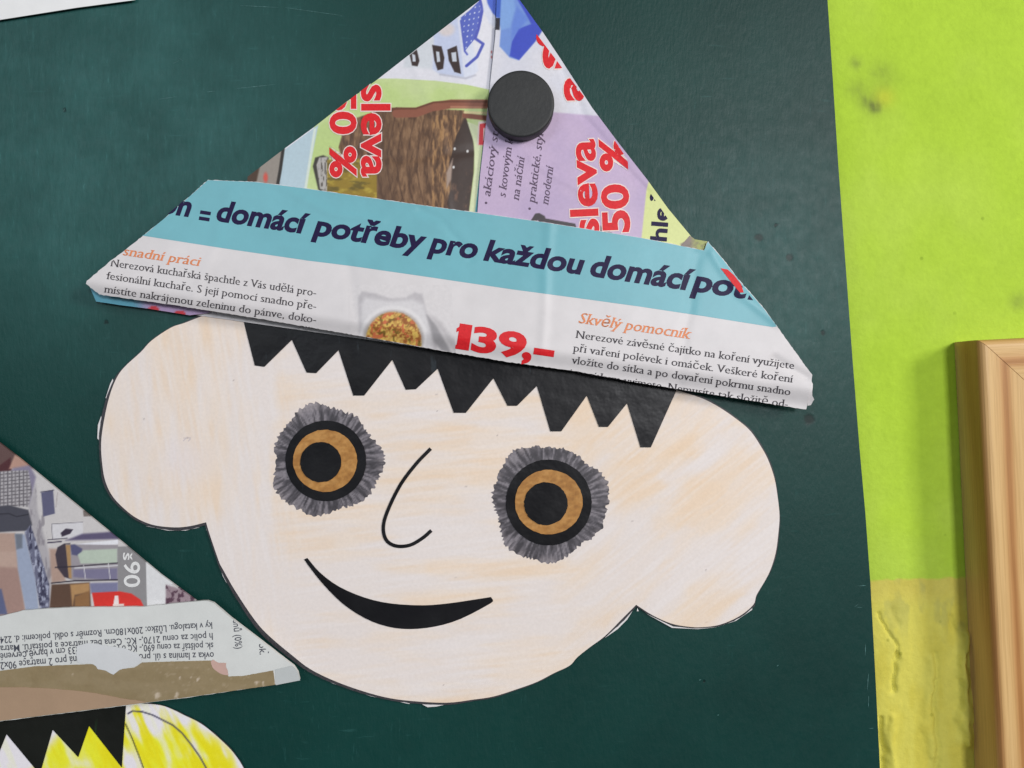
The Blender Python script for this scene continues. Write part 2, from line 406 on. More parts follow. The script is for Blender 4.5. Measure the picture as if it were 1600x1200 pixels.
    # outline in board pixels, right edge slightly bowed as in the photograph
    R = [(1258, -500), (1293, 0), (1301, 120), (1310, 260), (1321, 410), (1332, 560), (1343, 700), (1352, 800), (1360, 910), (1367, 1040), (1375, 1200), (1402, 1750)]
    outl = R + [(-1900, 1750), (-1900, -500)]
    def dd(X, Y):
        d = X * 0
        for (cx, cy, r, h) in ((1186, 371, 7, -.0008), (1232, 402, 7, -.0006), (1167, 606, 0, 0), (1103, 1065, 4, .0006), (1285, 480, 6, -.0005), (1260, 655, 8, -.0006)):
            if r: d = d + h * np.exp(-(((X - cx) / r) ** 2 + ((Y - cy) / r) ** 2))
        return d
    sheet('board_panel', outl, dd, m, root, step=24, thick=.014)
    worn = ink('worn_paint_edge', (74, 112, 110), .6, .3, .4)
    rr = random.Random(4)
    k = 0
    for (x, y, l, a, w) in [(1347, 915, 13, 4, 1.8), (1338, 946, 7, 35, 1), (1343, 949, 9, -5, .8), (1352, 1015, 18, 88, 1.0), (1356, 1065, 26, 86, 1.6), (1357, 1096, 18, 88, 1.2), (1361, 1138, 8, 5, 1.0),
                            (275, 97, 12, 25, 1), (283, 93, 7, -35, 1), (330, 143, 14, 5, .8), (100, 172, 5, 80, 2), (405, 10, 60, -3, .8), (490, 18, 90, -8, .7), (400, 135, 60, 6, .9), (262, 153, 30, 8, .7), (1094, 1062, 4, 30, 2), (1122, 1117, 3, 10, 1.5), (1215, 1040, 3, 30, 1.5)]:
        ca, sa = math.cos(math.radians(a)), -math.sin(math.radians(a)); P = []
        nn = max(4, int(l / 3))
        up = [(t - .5, (w / 2) * (1 - (2 * t - 1) ** 2) * rr.uniform(.3, 1.2) + .12) for t in np.linspace(0, 1, nn)]
        for t, q in up: P.append((x + ca * t * l - sa * q, y + sa * t * l + ca * q))
        for t, q in reversed(up): P.append((x + ca * t * l + sa * q * rr.uniform(.2, .9), y + sa * t * l - ca * q * rr.uniform(.2, .9)))
        sheet('scratch', P, lambda X, Y: X * 0 + .00012, worn, root, step=6, thick=0)
    base_at(root)
board()

# white sheet in the corner
ws = sheet('paper_sheet', [(-420, -330), (160, -380), (211, 0), (120, 12), (0, 31), (-380, 80)], lambda X, Y: .0012 + .0006 * sstep(100, 0, Y), paper('white_paper', (238, 234, 246), .6, .3), None, step=30)
ws['label'] = 'plain white paper sheet stuck at the top left corner of the green board'; ws['category'] = 'paper'

# ================================================================== FACE HEIGHT FIELDS
def d_face(X, Y):
    return .0012 + .0009 * (fbm(X / 260, Y / 260, 12, 2) - .3) + .0007 * sstep(1000, 1100, Y)
FACE = [(340, 486, 2), (313, 495, 3), (287, 505, 1), (267, 512, 1), (237, 532, 1), (220, 550, 1), (193, 575, 1), (180, 595, 3), (170, 623, 4), (162, 660, 5), (158, 693, 3.5), (160, 727, 3), (165, 753, 4),
        (177, 777, 4), (200, 800, 3), (220, 813, 3.5), (243, 821, 4), (273, 824, 5), (297, 822, 5), (322, 816, 5), (327, 833, 2.5), (342, 877, 2.5), (348, 889, 4), (368, 924, 5), (399, 970, 6), (422, 995, 7), (459, 1026, 6),
        (484, 1045, 5), (518, 1062, 4.5), (558, 1077, 4), (600, 1089, 3.5), (640, 1095, 3.5), (697, 1098, 3.5), (740, 1093, 2.5), (772, 1088, 2), (810, 1076, 1.5), (840, 1065, 1.5), (865, 1052, 1), (890, 1040, .6), (902, 1027, .4),
        (922, 1011, .6), (945, 994, 1.5), (972, 967, 4), (994, 945, 3), (1019, 961, 1.5), (1048, 974, 2), (1074, 979, 2), (1096, 980, 1.6), (1125, 976, 2), (1155, 963, 2.5), (1177, 945, 3), (1182, 930, 1),
        (1195, 908, .6), (1204, 890, 1.5), (1212, 864, 2), (1216, 835, 1.6), (1218, 806, 1), (1215, 776, .6), (1210, 747, 1.5), (1200, 718, 2), (1188, 696, 2), (1173, 674, 2), (1155, 658, 2), (1125, 637, 2.2), (1096, 622, 2.4), (1059, 610, 2), (1000, 590, 1), (700, 520, 1), (380, 486, 1)]
def crayon(X, Y):
    P = Paint(X, Y, (222, 214, 212))
    # strokes: upright on the left ear, level across the middle, slanting on the right cheek
    wl = 1 - sstep(360, 520, X); wr = sstep(820, 960, X)
    up_ = fbm(X / 26, Y / 150, 61, 4); lv = fbm(X / 170, Y / 24, 62, 4)
    a = math.radians(-38); u = X * math.cos(a) + Y * math.sin(a); w = -X * math.sin(a) + Y * math.cos(a)
    dg = fbm(u / 120 + fbm(X / 90, Y / 90, 13), w / 34 + 1.5 * fbm(X / 110, Y / 110, 14), 63, 4)
    s = up_ * wl + dg * wr + lv * np.clip(1 - wl - wr, 0, 1)
    patch = fbm(X / 130, Y / 110, 64, 3)
    warm = sstep(.40, .66, s * .7 + patch * .35)
    P.mix(.50 * warm, (230, 208, 184))
    P.mix(.30 * sstep(.55, .7, s) * sstep(.45, .6, patch), (232, 199, 162))
    P.mix(.34 * wr * sstep(.30, .72, dg * .6 + .4 * patch), (228, 199, 166))
    P.mix(.18 + 0 * X, (224, 210, 196))
    a1 = math.radians(80); st1 = fbm((X * math.cos(a1) + Y * math.sin(a1)) / 70, (Y * math.cos(a1) - X * math.sin(a1)) / 4.5, 72, 2); st2 = fbm(X / 80, (Y + X * .12) / 4.5, 73, 2)
    stf = fbm(u / 70, w / 4.5, 74, 2); fs = st1 * wl + stf * wr + st2 * np.clip(1 - wl - wr, 0, 1)
    brk = sstep(.35, .6, fbm(X / 45, Y / 45, 75, 3)); P.mix(.22 * brk * sstep(.50, .74, fs) * (.25 + .75 * warm), (222, 192, 160)); P.mix(.16 * sstep(.48, .28, fs), (232, 229, 232))
    fine = fbm(u / 60, w / 5, 71, 2); P.mix(.10 * sstep(.6, .8, fine) * wr * patch, (214, 176, 130))
    P.mix(.25 * (1 - sstep(0, 60, np.hypot(X - 288, Y - 720))), (214, 212, 230))
    rng = np.random.RandomState(5)
    for (x, y) in [(288, 685), (293, 684), (225, 655), (777, 680), (728, 760), (1103, 891), (712, 903), (693, 1070), (988, 814), (365, 594), (682, 616), (683, 642), (990, 610), (1104, 973)]:
        g = np.hypot(X - x, Y - y); P.mix(.45 * (1 - sstep(.5, 1.7, g)), (120, 108, 108))
    P.line([(287, 688), (292, 683), (298, 685), (294, 689)], .9, (150, 145, 165), .9, .6)
    for (x, y, q) in [(966, 680, 0), (690, 970, 1)]:
        pass
    return P.C
def outset(P3, extra=0):
    pts = [Vector(p[:2]) for p in P3]; n = len(pts)
    A = sum(pts[i].x * pts[(i + 1) % n].y - pts[(i + 1) % n].x * pts[i].y for i in range(n)); sg = 1 if A > 0 else -1
    out = []
    for i in range(n):
        t = (pts[(i + 1) % n] - pts[i - 1]).normalized(); nrm = Vector((t.y, -t.x)) * sg
        out.append(tuple(pts[i] + nrm * (P3[i][2] + extra)))
    return out
def disc(c, r, n=64, jag=0, seed=0, ry=None):
    rr = random.Random(seed); ry = ry or r
    return [(c[0] + (r + rr.uniform(-jag, jag)) * math.cos(2 * math.pi * i / n), c[1] + (ry + rr.uniform(-jag, jag)) * math.sin(2 * math.pi * i / n)) for i in range(n)]

def face():
    root = thing('paper_craft', 'large peach crayoned paper face with round ears smiling under the leaflet hat', 'paper craft', 'paper crafts on the board')
    outl = smooth(FACE, 4)
    sheet('pencil_edge', smooth([(*p, 0) for p in outset(FACE)], 3), lambda X, Y: d_face(X, Y) - .00035, PENCIL, root, step=7, thick=.0002, jag=.5)
    sheet('head_cutout', outl, d_face, CRAY, root, step=2.0, paint=crayon)
    edgew = paper('cut_edge_white', (215, 212, 212), .6)
    for q, P in enumerate([[(176, 592), (172, 600), (165, 622), (169, 624), (178, 600)], [(158, 650), (153, 664), (152, 685), (157, 690), (160, 662)],
              [(228, 822), (262, 829), (290, 829), (312, 824), (290, 826), (260, 826)], [(321, 822), (324, 822), (325, 829), (323, 829)],
              [(344, 886), (348, 900), (354, 911), (352, 902), (347, 892)], [(655, 1098), (668, 1105), (682, 1104), (700, 1100), (680, 1101)],
              [(945, 997), (965, 983), (980, 968), (990, 952), (978, 966), (960, 983)], [(996, 950), (998, 955), (995, 955)],
              [(1010, 959), (1050, 981), (1090, 983), (1120, 980), (1090, 982), (1052, 979)], [(1122, 979), (1150, 970), (1175, 953), (1177, 944), (1172, 950), (1150, 967)],
              [(482, 1047), (520, 1068), (580, 1088), (640, 1100), (640, 1099), (580, 1086), (520, 1066)]]):
        sheet('cut_edge', P, lambda X, Y: d_face(X, Y) - .0005, edgew, root, step=12, thick=.0002)
    # fringe of black glossy paper with blunt-cut tufts
    F = [(378, 490), (380, 500), (398, 571), (413, 573), (456, 531), (479, 582), (494, 583), (529, 547), (552, 618), (569, 618), (613, 562), (634, 609), (650, 608), (684, 576), (709, 645), (728, 645),
         (771, 591), (793, 634), (808, 634), (839, 603), (860, 674), (877, 674), (917, 618), (936, 667), (950, 667), (980, 630), (1001, 699), (1017, 699), (1057, 610), (1052, 590), (700, 520)]
    sheet('fringe', F, lambda X, Y: d_face(X, Y) + .0004, BLACK, root, step=8, thick=.0003)
    # eyes: stacked paper discs on a ring of soft pencil scribble
    for (c, r, ci, ri, riy, cp, rp, rh, sd) in (((509, 720), 63, (508, 720), 50, 48.5, (501, 722), 32, 85, 1), ((857.5, 785), 67, (857.5, 784.5), 53, 50.5, (853, 787), 34, 90, 2)):
        # generic hand scribble: round, uneven, no fixed design
        k = 220; rg = random.Random(sd); H = []
        for i in range(k):
            t = 2 * math.pi * i / k
            rad = rh + 5 * math.sin(3 * t + sd) + 3 * math.sin(7 * t + 2 * sd) + rg.uniform(-2.8, 2.8)
            H.append((c[0] + rad * math.cos(t), c[1] + rad * math.sin(t)))
        def hp(X, Y, c=c, sd=sd, rh=rh):
            P = Paint(X, Y, (92, 88, 94))
            a = np.arctan2(Y - c[1], X - c[0]); rr_ = np.hypot(X - c[0], Y - c[1])
            st = fbm(a * 26 + 1.2 * fbm(X / 20, Y / 20, 3), rr_ / 22, 80 + sd, 3)
            P.mix(.75 * sstep(.52, .66, st), (140, 134, 140)); P.mix(.8 * sstep(.52, .36, st), (60, 57, 62))
            P.mix(.55 * sstep(rh - 12, rh + 6, rr_) * sstep(.42, .6, fbm(a * 40, rr_ / 30, 90)), (176, 166, 168))
            return P.C
        sheet('pencil_shading', H, lambda X, Y: d_face(X, Y) + .00008, GRAPH, root, step=2.0, thick=0, paint=hp)
        e = sheet('eye', disc(c, r, 90, .4, sd), lambda X, Y: d_face(X, Y) + .0005, BLACK, root, step=8, thick=.0003)
        def ip(X, Y, sd=sd):
            P = Paint(X, Y, (172, 122, 62)); n = fbm(X / 9, Y / 5, 33 + sd, 3)
            P.mix(.5 * sstep(.5, .7, n), (192, 144, 84)); P.mix(.5 * sstep(.5, .3, n), (146, 98, 46)); return P.C
        sheet('iris', disc(ci, ri, 80, .5, sd + 5, riy), lambda X, Y: d_face(X, Y) + .0009, IRIS, e, step=2.2, thick=.00025, paint=ip)
        sheet('pupil', disc(cp, rp, 60, .5, sd + 9, rp - .5), lambda X, Y: d_face(X, Y) + .0013, BLACK, e, step=6, thick=.00025)
    # nose and mouth cut from black paper
    def strip(P, w):
        P = smooth_open(P); a, b = [], []
        for i, p in enumerate(P):
            q0 = Vector(P[max(0, i - 1)]); q1 = Vector(P[min(len(P) - 1, i + 1)]); t = (q1 - q0).normalized(); n = Vector((-t.y, t.x)) * w / 2
            a.append((p[0] + n.x, p[1] + n.y)); b.append((p[0] - n.x, p[1] - n.y))
        return a + b[::-1]
    sheet('nose', strip([(673, 701), (650, 725), (626, 757), (607, 795), (599, 822), (603, 843), (618, 853), (640, 852), (660, 841), (674, 829)], 5.4), lambda X, Y: d_face(X, Y) + .0004, BLACK, root, step=4, thick=.0003)
    sheet('mouth', smooth([(475, 874), (480, 872), (500, 895), (530, 917), (570, 934), (610, 943), (660, 946), (700, 943), (735, 938), (767, 933), (770, 937), (766, 943), (720, 967), (680, 979), (640, 983), (605, 979), (570, 966), (535, 943), (505, 913), (485, 888)], 3, 60),
          lambda X, Y: d_face(X, Y) + .0004, BLACK, root, step=6, thick=.0003)
    base_at(root)
def smooth_open(P, n=5):
    out = []; P = [Vector(p) for p in P]
    for i in range(len(P) - 1):
        p0 = P[i - 1] if i else P[0] * 2 - P[1]; p1, p2 = P[i], P[i + 1]; p3 = P[i + 2] if i + 2 < len(P) else P[-1] * 2 - P[-2]
        for k in range(n):
            t = k / n; v = 0.5 * (2 * p1 + (p2 - p0) * t + (2 * p0 - 5 * p1 + 4 * p2 - p3) * t * t + (3 * p1 - p0 - 3 * p2 + p3) * t ** 3); out.append((v.x, v.y))
    return out + [tuple(P[-1])]
face()

# ================================================================== LEAFLET HAT
def crease(X, Y, lines):
    out = 0
    for P, w, h in lines: out = out + h * np.exp(-(sd_line(P, X + 5 * (vnoise(X / 30, Y / 30, 3) - .5), Y) / w) ** 2)
    return out
def d_hat(X, Y):
    base = .0042 + .0012 * (fbm(X / 200, Y / 200, 17, 2) - .5)
    base = base + crease(X, Y, [([(880, 110), (915, 185), (1010, 300)], 6, -.00035), ([(640, 90), (690, 200), (700, 330)], 9, .00025), ([(830, 250), (960, 330)], 8, .0003), ([(500, 215), (620, 250), (740, 235)], 8, -.00025)])
    return base + .0022 * sstep(60, 330, Y)
def d_left(X, Y): return d_hat(X, Y) - .0014 * sstep(50, 0, np.abs(X - (775 - (Y - 45) * .105))) * 0.6
def d_right(X, Y): return d_hat(X, Y) + .0007
def d_brim(X, Y):
    t = (Y - 281 - (X - 325) * .15) / 215.0     # 0 at the upper edge of the brim, 1 at the fold
    t = np.clip(t, 0, 1)
    return .0078 + .0024 * np.sin(np.clip(t * .5, 0, .5) * math.pi) * 1.0 - .0028 * sstep(.86, 1.0, t) + crease(X, Y, [([(655, 328), (690, 345), (712, 372), (735, 402)], 6, -.00030), ([(1112, 395), (1155, 458), (1215, 505)], 7, .0004), ([(360, 300), (330, 400), (300, 470)], 10, .0003), ([(545, 410), (560, 520)], 9, -.0003),
                        ([(860, 350), (845, 560)], 8, .0003), ([(1210, 560), (1262, 590)], 5, -.0005), ([(440, 292), (520, 335), (600, 345)], 6, .00025), ([(1090, 400), (1060, 600)], 9, -.0003)]) + .0012 * (fbm(X / 150, Y / 120, 19, 2) - .5) + .0008
BRIM = [(325, 281), (400, 284), (470, 293), (560, 306), (650, 319), (745, 332), (850, 347), (1000, 371), (1060, 383), (1100, 391), (1106, 377), (1130, 405), (1158, 441), (1176, 461), (1195, 483), (1230, 532), (1269, 586), (1268, 597), (1260, 640),
        (1160, 624), (1060, 608), (980, 595), (900, 580), (790, 565), (690, 548), (545, 522), (400, 497), (280, 478), (155, 460), (134, 443), (136, 439), (172, 408), (195, 391), (225, 367), (258, 340), (290, 312)]
def left_print(X, Y):
    P = Paint(X, Y, (214, 213, 220), (380, 0, 4))
    X4 = (X - 380) * 4; Y4 = Y * 4
    P.poly([(1190, 200), (1340, 100), (1395, 490), (1230, 465), (1180, 430)], (188, 196, 220), 3)
    P.poly([(1020, 330), (1190, 240), (1180, 430), (1000, 420)], (202, 206, 212), 3)
    P.poly([(1340, 100), (1395, 90), (1470, 440), (1420, 495), (1380, 490)], (206, 210, 224), 2)
    P.line([(1230, 465), (1390, 490), (1450, 470)], 2.5, (178, 178, 190), 2)
    P.ell((1270, 185), (50, 40), (214, 198, 188), 4, .7)
    for o, i in (([(1180, 280), (1240, 290), (1258, 360), (1250, 430), (1215, 440), (1195, 380)], [(1205, 320), (1225, 325), (1232, 385), (1212, 388)]),
                 ([(1275, 310), (1335, 285), (1362, 462), (1320, 450), (1285, 380)], [(1300, 330), (1330, 325), (1335, 385), (1308, 385)]),
                 ([(1040, 345), (1085, 310), (1102, 380), (1090, 415), (1055, 410)], [(1055, 335), (1075, 345), (1078, 385), (1060, 385)])):
        P.poly(o, (58, 46, 44), 1.0); P.poly(i, (190, 196, 206), .8)
    mesh_ = [(1360, 110), (1420, 60), (1480, 0), (1490, 130), (1450, 240), (1385, 320)]
    grid = np.maximum(np.abs(np.sin((X4 + Y4 * .12) * math.pi / 28)), np.abs(np.sin((Y4 + X4 * .25) * math.pi / 34)))
    P.poly(mesh_, (86, 100, 182)); P.tex(mesh_, (196, 202, 226), sstep(.55, .2, grid) * 1.0 * (np.abs(np.sin((X4 + Y4 * .12) * math.pi / 28)) < .8))
    P.line([(1480, 0), (1495, 60), (1470, 180), (1450, 240), (1500, 275), (1462, 355), (1395, 412)], 4.5, (74, 84, 172), 1)
    P.line([(1360, 130), (1385, 320), (1400, 340)], 3, (84, 96, 180), 1)
    P.poly([(1510, -60), (1580, -60), (1590, 115), (1555, 80), (1530, 40)], (72, 98, 192), 2)
    P.poly([(1500, 0), (1530, 30), (1560, 90), (1590, 120), (1590, 180), (1540, 150), (1500, 60)], (205, 208, 222), 2)
    g = [(820, 500), (860, 492), (960, 492), (1200, 505), (1400, 530), (1560, 565), (1560, 1400), (360, 1400), (380, 1200), (445, 790), (600, 600)]
    P.poly(g, (180, 200, 130)); P.tex(g, (196, 208, 158), sstep(.45, .75, fbm(X / 60, Y / 60, 4)) * .6)
    P.poly([(100, 1060), (240, 950), (470, 780), (375, 1250), (50, 1250)], (174, 194, 204), 1)
    P.line([(448, 810), (380, 1240)], 4, (205, 216, 205), 1.4)
    P.poly([(40, 1060), (250, 900), (235, 1010), (195, 1250), (20, 1250)], (142, 134, 126), 1)
    P.line([(250, 930), (232, 1060), (200, 1240)], 5, (46, 42, 38), 1.2)
    P.ell((140, 1110), (14, 30), (196, 84, 72), 2); P.poly([(0, 1060), (110, 1010), (80, 1150), (0, 1180)], (72, 52, 38), 2)
    # woven basket
    body = [(597, 920), (622, 830), (700, 740), (860, 685), (960, 670), (1380, 690), (1400, 760), (1310, 1000), (1295, 1330), (830, 1310), (640, 1080)]
    P.poly(body, (112, 84, 62), 1.4)
    fib = fbm(X / 3.4 + 1.6 * fbm(X / 16, Y / 16, 9), Y / 14, 41, 3); P.tex(body, (150, 118, 88), sstep(.50, .74, fib) * .6); P.tex(body, (70, 50, 38), sstep(.50, .28, fib) * .6)
    bands = np.abs(np.sin((X4 + 30 * np.sin(Y4 / 130)) * math.pi / 62)); P.tex(body, (76, 54, 42), sstep(.35, .0, bands) * .6)
    P.tex(body, (84, 62, 48), sstep(700, 880, X4) * sstep(1000, 860, X4) * .5)
    P.tex([(1180, 720), (1390, 720), (1290, 1010), (1290, 1320), (1180, 1320)], (168, 128, 84), sstep(.4, .8, fib) * .8)
    dk = [(1385, 740), (1428, 790), (1445, 950), (1440, 1080), (1410, 1330), (1240, 1330), (1300, 1180), (1290, 1010), (1330, 850)]
    P.poly(dk, (58, 44, 38), 1.5); P.tex(dk, (104, 76, 60), sstep(.5, .8, fbm(X / 8, Y / 14, 77)) * sstep(950, 1150, Y4)); 
    for q in ((1322, 930), (1402, 945), (1315, 1045)): P.ell(q, (7, 9), (205, 205, 205), .8)
    P.poly([(1270, 1080), (1310, 990), (1300, 1120), (1270, 1180)], (156, 136, 124), 2)
    P.poly([(1400, 760), (1480, 790), (1490, 900), (1460, 1330), (1412, 1330), (1446, 1060), (1445, 900)], (204, 212, 172), 1)
    P.line([(960, 708), (1080, 705), (1180, 668), (1300, 650), (1520, 650)], 14, (136, 84, 66), 1.2); P.line([(880, 690), (960, 680), (1080, 678), (1190, 640), (1300, 634), (1520, 636)], 3, (104, 62, 46), 1)
    P.line([(1300, 668), (1520, 672)], 3, (168, 116, 92), 1); P.line([(1385, 722), (1520, 738)], 8, (128, 76, 58), 1.2); P.line([(1385, 702), (1520, 706)], 3.5, (216, 200, 150), 1)
    # jar of oil
    P.poly([(435, 1040), (450, 985), (500, 970), (535, 985), (528, 1220), (470, 1190)], (60, 56, 50), 1.5)
    P.poly([(458, 1030), (475, 985), (530, 980), (530, 1200), (480, 1180)], (172, 168, 164), 1.5)
    P.tex([(458, 1030), (475, 985), (530, 980), (530, 1200), (480, 1180)], (96, 90, 84), sstep(.5, .7, fbm(X / 2, Y / 9, 14)))
    oil = [(525, 1000), (720, 990), (835, 1060), (835, 1310), (640, 1260), (525, 1210)]
    P.poly(oil, (142, 118, 42), 1.5); P.tex(oil, (190, 170, 70), sstep(.45, .8, fbm(X / 14, Y / 9, 15)) * .7); P.tex(oil, (84, 74, 34), sstep(.55, .25, fbm(X / 18, Y / 7, 16)) * .7)
    # scrap of the next page by the fold
    P.poly([(1500, 900), (1540, 700), (1540, 1400), (1440, 1400)], (78, 152, 168), .8)
    P.poly([(1462, 905), (1470, 760), (1540, 755), (1540, 915)], (216, 200, 196), .8)
    P.poly([(1478, 775), (1540, 765), (1540, 800), (1502, 800), (1500, 880), (1540, 880), (1540, 908), (1472, 905)], (202, 54, 62), .8)
    P.poly([(1540, 500), (1558, 180), (1600, 150), (1600, 700), (1536, 760)], (188, 188, 200), 1)
    P.line([(1598, 180), (1568, 500), (1540, 740)], 2.2, (120, 118, 132), 1.2)
    for q in ((1552, 325), (1552, 357), (1576, 445)): P.ell(q, (5, 9), (160, 90, 90), .8)
    return P.C
def right_print(X, Y):
    P = Paint(X, Y, (206, 206, 216), (700, 0, 4))
    P.mix(.5 * sstep(.4, .7, fbm(X / 50, Y / 50, 6)), (214, 212, 216))
    P.poly([(240, -100), (430, -100), (585, 195), (540, 265), (440, 376), (385, 360), (322, 290), (330, 180), (300, 60)], (112, 142, 206), 1.4)
    P.poly([(300, -100), (400, -100), (420, 60), (390, 170), (330, 190)], (128, 164, 216), 3, .8)
    P.poly([(400, -60), (440, -60), (590, 190), (545, 260), (445, 376), (385, 350), (400, 260), (440, 180), (520, 150), (470, 60)], (62, 78, 184), 1.6)
    P.poly([(430, 40), (500, 120), (440, 190), (395, 250), (400, 150)], (96, 126, 206), 3, .8)
    P.poly([(240, -60), (335, -60), (325, 110), (290, 110)], (64, 96, 186), 1.5); P.poly([(286, 112), (326, 112), (322, 188), (288, 185)], (44, 42, 50), .8)
    lil = [(100, 685), (660, 702), (950, 726), (1200, 740), (1600, 1500), (1600, 1800), (0, 1800)]
    P.poly(lil, (188, 168, 196), 2.2); P.tex(lil, (176, 158, 190), sstep(.4, .7, fbm(X / 60, Y / 70, 8)) * .7)
    P.poly([(1262, 1100), (1240, 1190), (1196, 1620), (1900, 1620), (1900, 1100)], (206, 213, 142), 1.2)
    P.z = (680, 200, 3.2)
    P.poly([(470, 475), (500, 428), (520, 425), (548, 440), (552, 452), (700, 478), (706, 498), (540, 470), (525, 480), (512, 460), (495, 480)], (66, 60, 64), .8)
    P.poly([(810, 510), (825, 488), (850, 512), (885, 525), (860, 545)], (60, 58, 60), .8)
    P.poly([(1225, 580), (1290, 550), (1320, 600), (1250, 610)], (120, 108, 104), 2)
    return P.C
def bowl_print(X, Y):
    P = Paint(X, Y, (209, 205, 206), (480, 300, 3.6364))
    P.poly([(290, 600), (310, 565), (380, 575), (470, 605), (560, 600), (610, 570), (655, 580), (680, 690), (730, 760), (740, 900), (300, 850)], (182, 178, 181), 3)
    P.poly([(305, 640), (330, 600), (460, 620), (600, 610), (660, 640), (690, 740), (715, 900), (300, 850)], (206, 203, 205), 5)
    P.poly([(680, 700), (740, 760), (830, 930), (760, 900), (720, 850)], (148, 145, 148), 3.5)
    P.poly([(700, 700), (760, 740), (900, 930), (840, 930)], (184, 180, 182), 5)
    P.ell((490, 820), (190, 175), (216, 213, 214), 2.0)
    P.ell((490, 835), (172, 165), (176, 170, 168), 3.0)
    k = 3.6364; cx, cy = 480 + 490 / k, 300 + 850 / k
    inb = 1 - sstep(-2.5, 2.0, (np.hypot((X - cx) / (158 / k), (Y - cy) / (168 / k)) - 1) * 43)
    P.mix(inb, (190, 146, 78)); n = fbm(X / 4.2, Y / 4.2, 51, 3)
    P.mix(inb * sstep(.52, .66, n), (212, 178, 92)); P.mix(inb * sstep(.5, .36, n), (150, 92, 48)); P.mix(inb * sstep(.62, .7, fbm(X / 7, Y / 7, 52, 2)), (196, 108, 70))
    P.mix(inb * .8 * sstep(.66, .74, fbm(X / 5, Y / 5, 58, 2)), (112, 92, 40))
    return P.C
def hat():
    root = thing('paper_hat', 'folded hat of printed leaflet with teal brim headline held by the black magnet', 'paper hat', 'folded leaflet hats')
    LF = [(788, -34), (750, 0), (700, 38.5), (640, 85), (590, 124), (540, 160), (490, 199), (446, 231), (387, 276), (385, 300), (745, 360), (752, 360), (770, 120), (790, 0)]
    RF = [(777, -22), (790, -32), (812, 0), (848, 50), (876, 92), (925, 168), (967, 224), (1010, 279), (1044, 326), (1083, 373), (1082, 402), (745, 350), (746, 332), (750, 275), (758, 205), (767, 120), (774, 55)]
    sheet('back_layer', [(788, -26), (452, 231), (396, 276), (150, 452), (152, 470), (1250, 628), (1262, 590), (1075, 386)], lambda X, Y: X * 0 + .0030 - .0012 * sstep(300, 640, Y), WHITE, root, step=30, thick=.0008)
    lf = sheet('left_flap', LF, d_left, LEAF, root, step=1.15, thick=.0009, paint=left_print)
    rf = sheet('right_flap', RF, d_right, LEAF, root, step=1.25, thick=.0006, paint=right_print)
    # tucked slip at the right end of the brim
    def slip(X, Y):
        P = Paint(X, Y, (150, 158, 82)); P.mix(sstep(1090, 1075, X), (126, 112, 108)); P.mix(.6 * sstep(.5, .7, fbm(X / 4, Y / 4, 7)), (108, 100, 84)); return P.C
    sheet('tucked_slip', [(1062, 386), (1078, 368), (1086, 374), (1105, 377), (1103, 400), (1060, 396)], lambda X, Y: d_hat(X, Y) + .0009, LEAF, root, step=2, thick=.0002, paint=slip)
    # sliver of the rear page showing below the brim
    def sliver(X, Y):
        P = Paint(X, Y, (88, 156, 176)); P.mix(sstep(205, 235, X), (176, 150, 188))
        P.ell((240, 484), (9, 6), (200, 50, 60)); P.ell((281, 490), (9, 5), (200, 50, 60)); return P.C
    sheet('rear_page', [(140, 448), (150, 471), (190, 477), (230, 482), (296, 492.5), (326, 489), (330, 460)], lambda X, Y: X * 0 + .0036, LEAF, root, step=2.5, thick=.0006, paint=sliver)
    br = sheet('brim', BRIM, d_brim, WHITE, root, step=3.5, thick=.0007, jag=.6, seed=3)
    tb = [(325, 281.5), (400, 284.5), (470, 293.5), (560, 306.5), (650, 319.5), (745, 332.5), (850, 347.5), (1000, 371.5), (1060, 383.5), (1100, 391.5), (1106, 378), (1130, 406), (1157, 441), (1175, 461), (1194, 483), (1214, 510),
          (1207, 511), (1100, 494), (1000, 479), (920, 468), (800, 452), (650, 430), (545, 415), (480, 407), (350, 388), (222, 368), (226, 366.5), (258.5, 340), (290.5, 312)]
    sheet('teal_band', tb, lambda X, Y: d_brim(X, Y) + .00008, TEAL, br, step=3.5, thick=0)
    db = lambda X, Y: d_brim(X, Y) + .00005
    sheet('printed_photo', [(545, 445), (705, 445), (712, 551), (690, 547.5), (545, 521.5)], db, LEAF, br, step=1.3, thick=0, paint=bowl_print)
    # red flash across the fold on the right
    sheet('red_flash', [(1126, 419), (1137, 421), (1147, 430), (1158, 444), (1162, 457), (1156, 457), (1142, 440)], lambda X, Y: d_brim(X, Y) + .00024, RED, br, step=6, thick=0)
    # headline, word by word, along its printed line
    CL = [(325, 281), (134, 443), (155, 460), (1259, 640), (1268, 597), (1268, 586), (1106, 378)]
    def line_y(x): return 344 + (x - 337) * .1472
    for s, a, b in (('on', 250, 297), ('domácí', 337, 476), ('potřeby', 491, 661), ('pro', 672, 745), ('každou', 757, 909), ('domácí', 921, 1077), ('pot', 1083, 1166), ('ř', 1169, 1190)):
        cl = CL
        text('printed_headline', s, (a, line_y(a)), (b - 4, line_y(b - 4)), 20.5 if a < 900 else 21.5, d_brim, NAVY, br, bold=.034, shear=.20, clip=cl, res=4)
    for y in (0, 9.5):
        P = [(311.5 + (9 - y) * .2, 328.5 + y), (328 + (9 - y) * .2, 331 + y), (327 + (9 - y) * .2, 336.5 + y), (310.5 + (9 - y) * .2, 334 + y)]
        sheet('printed_headline', P, lambda X, Y: d_brim(X, Y) + .00018, NAVY, br, step=4, thick=0)
    text('printed_heading', 'snadní práci', (191, 398.5), (309, 415.5), 9.6, d_brim, ORANGE, br, bold=.004, shear=.24, serif=True, clip=CL)
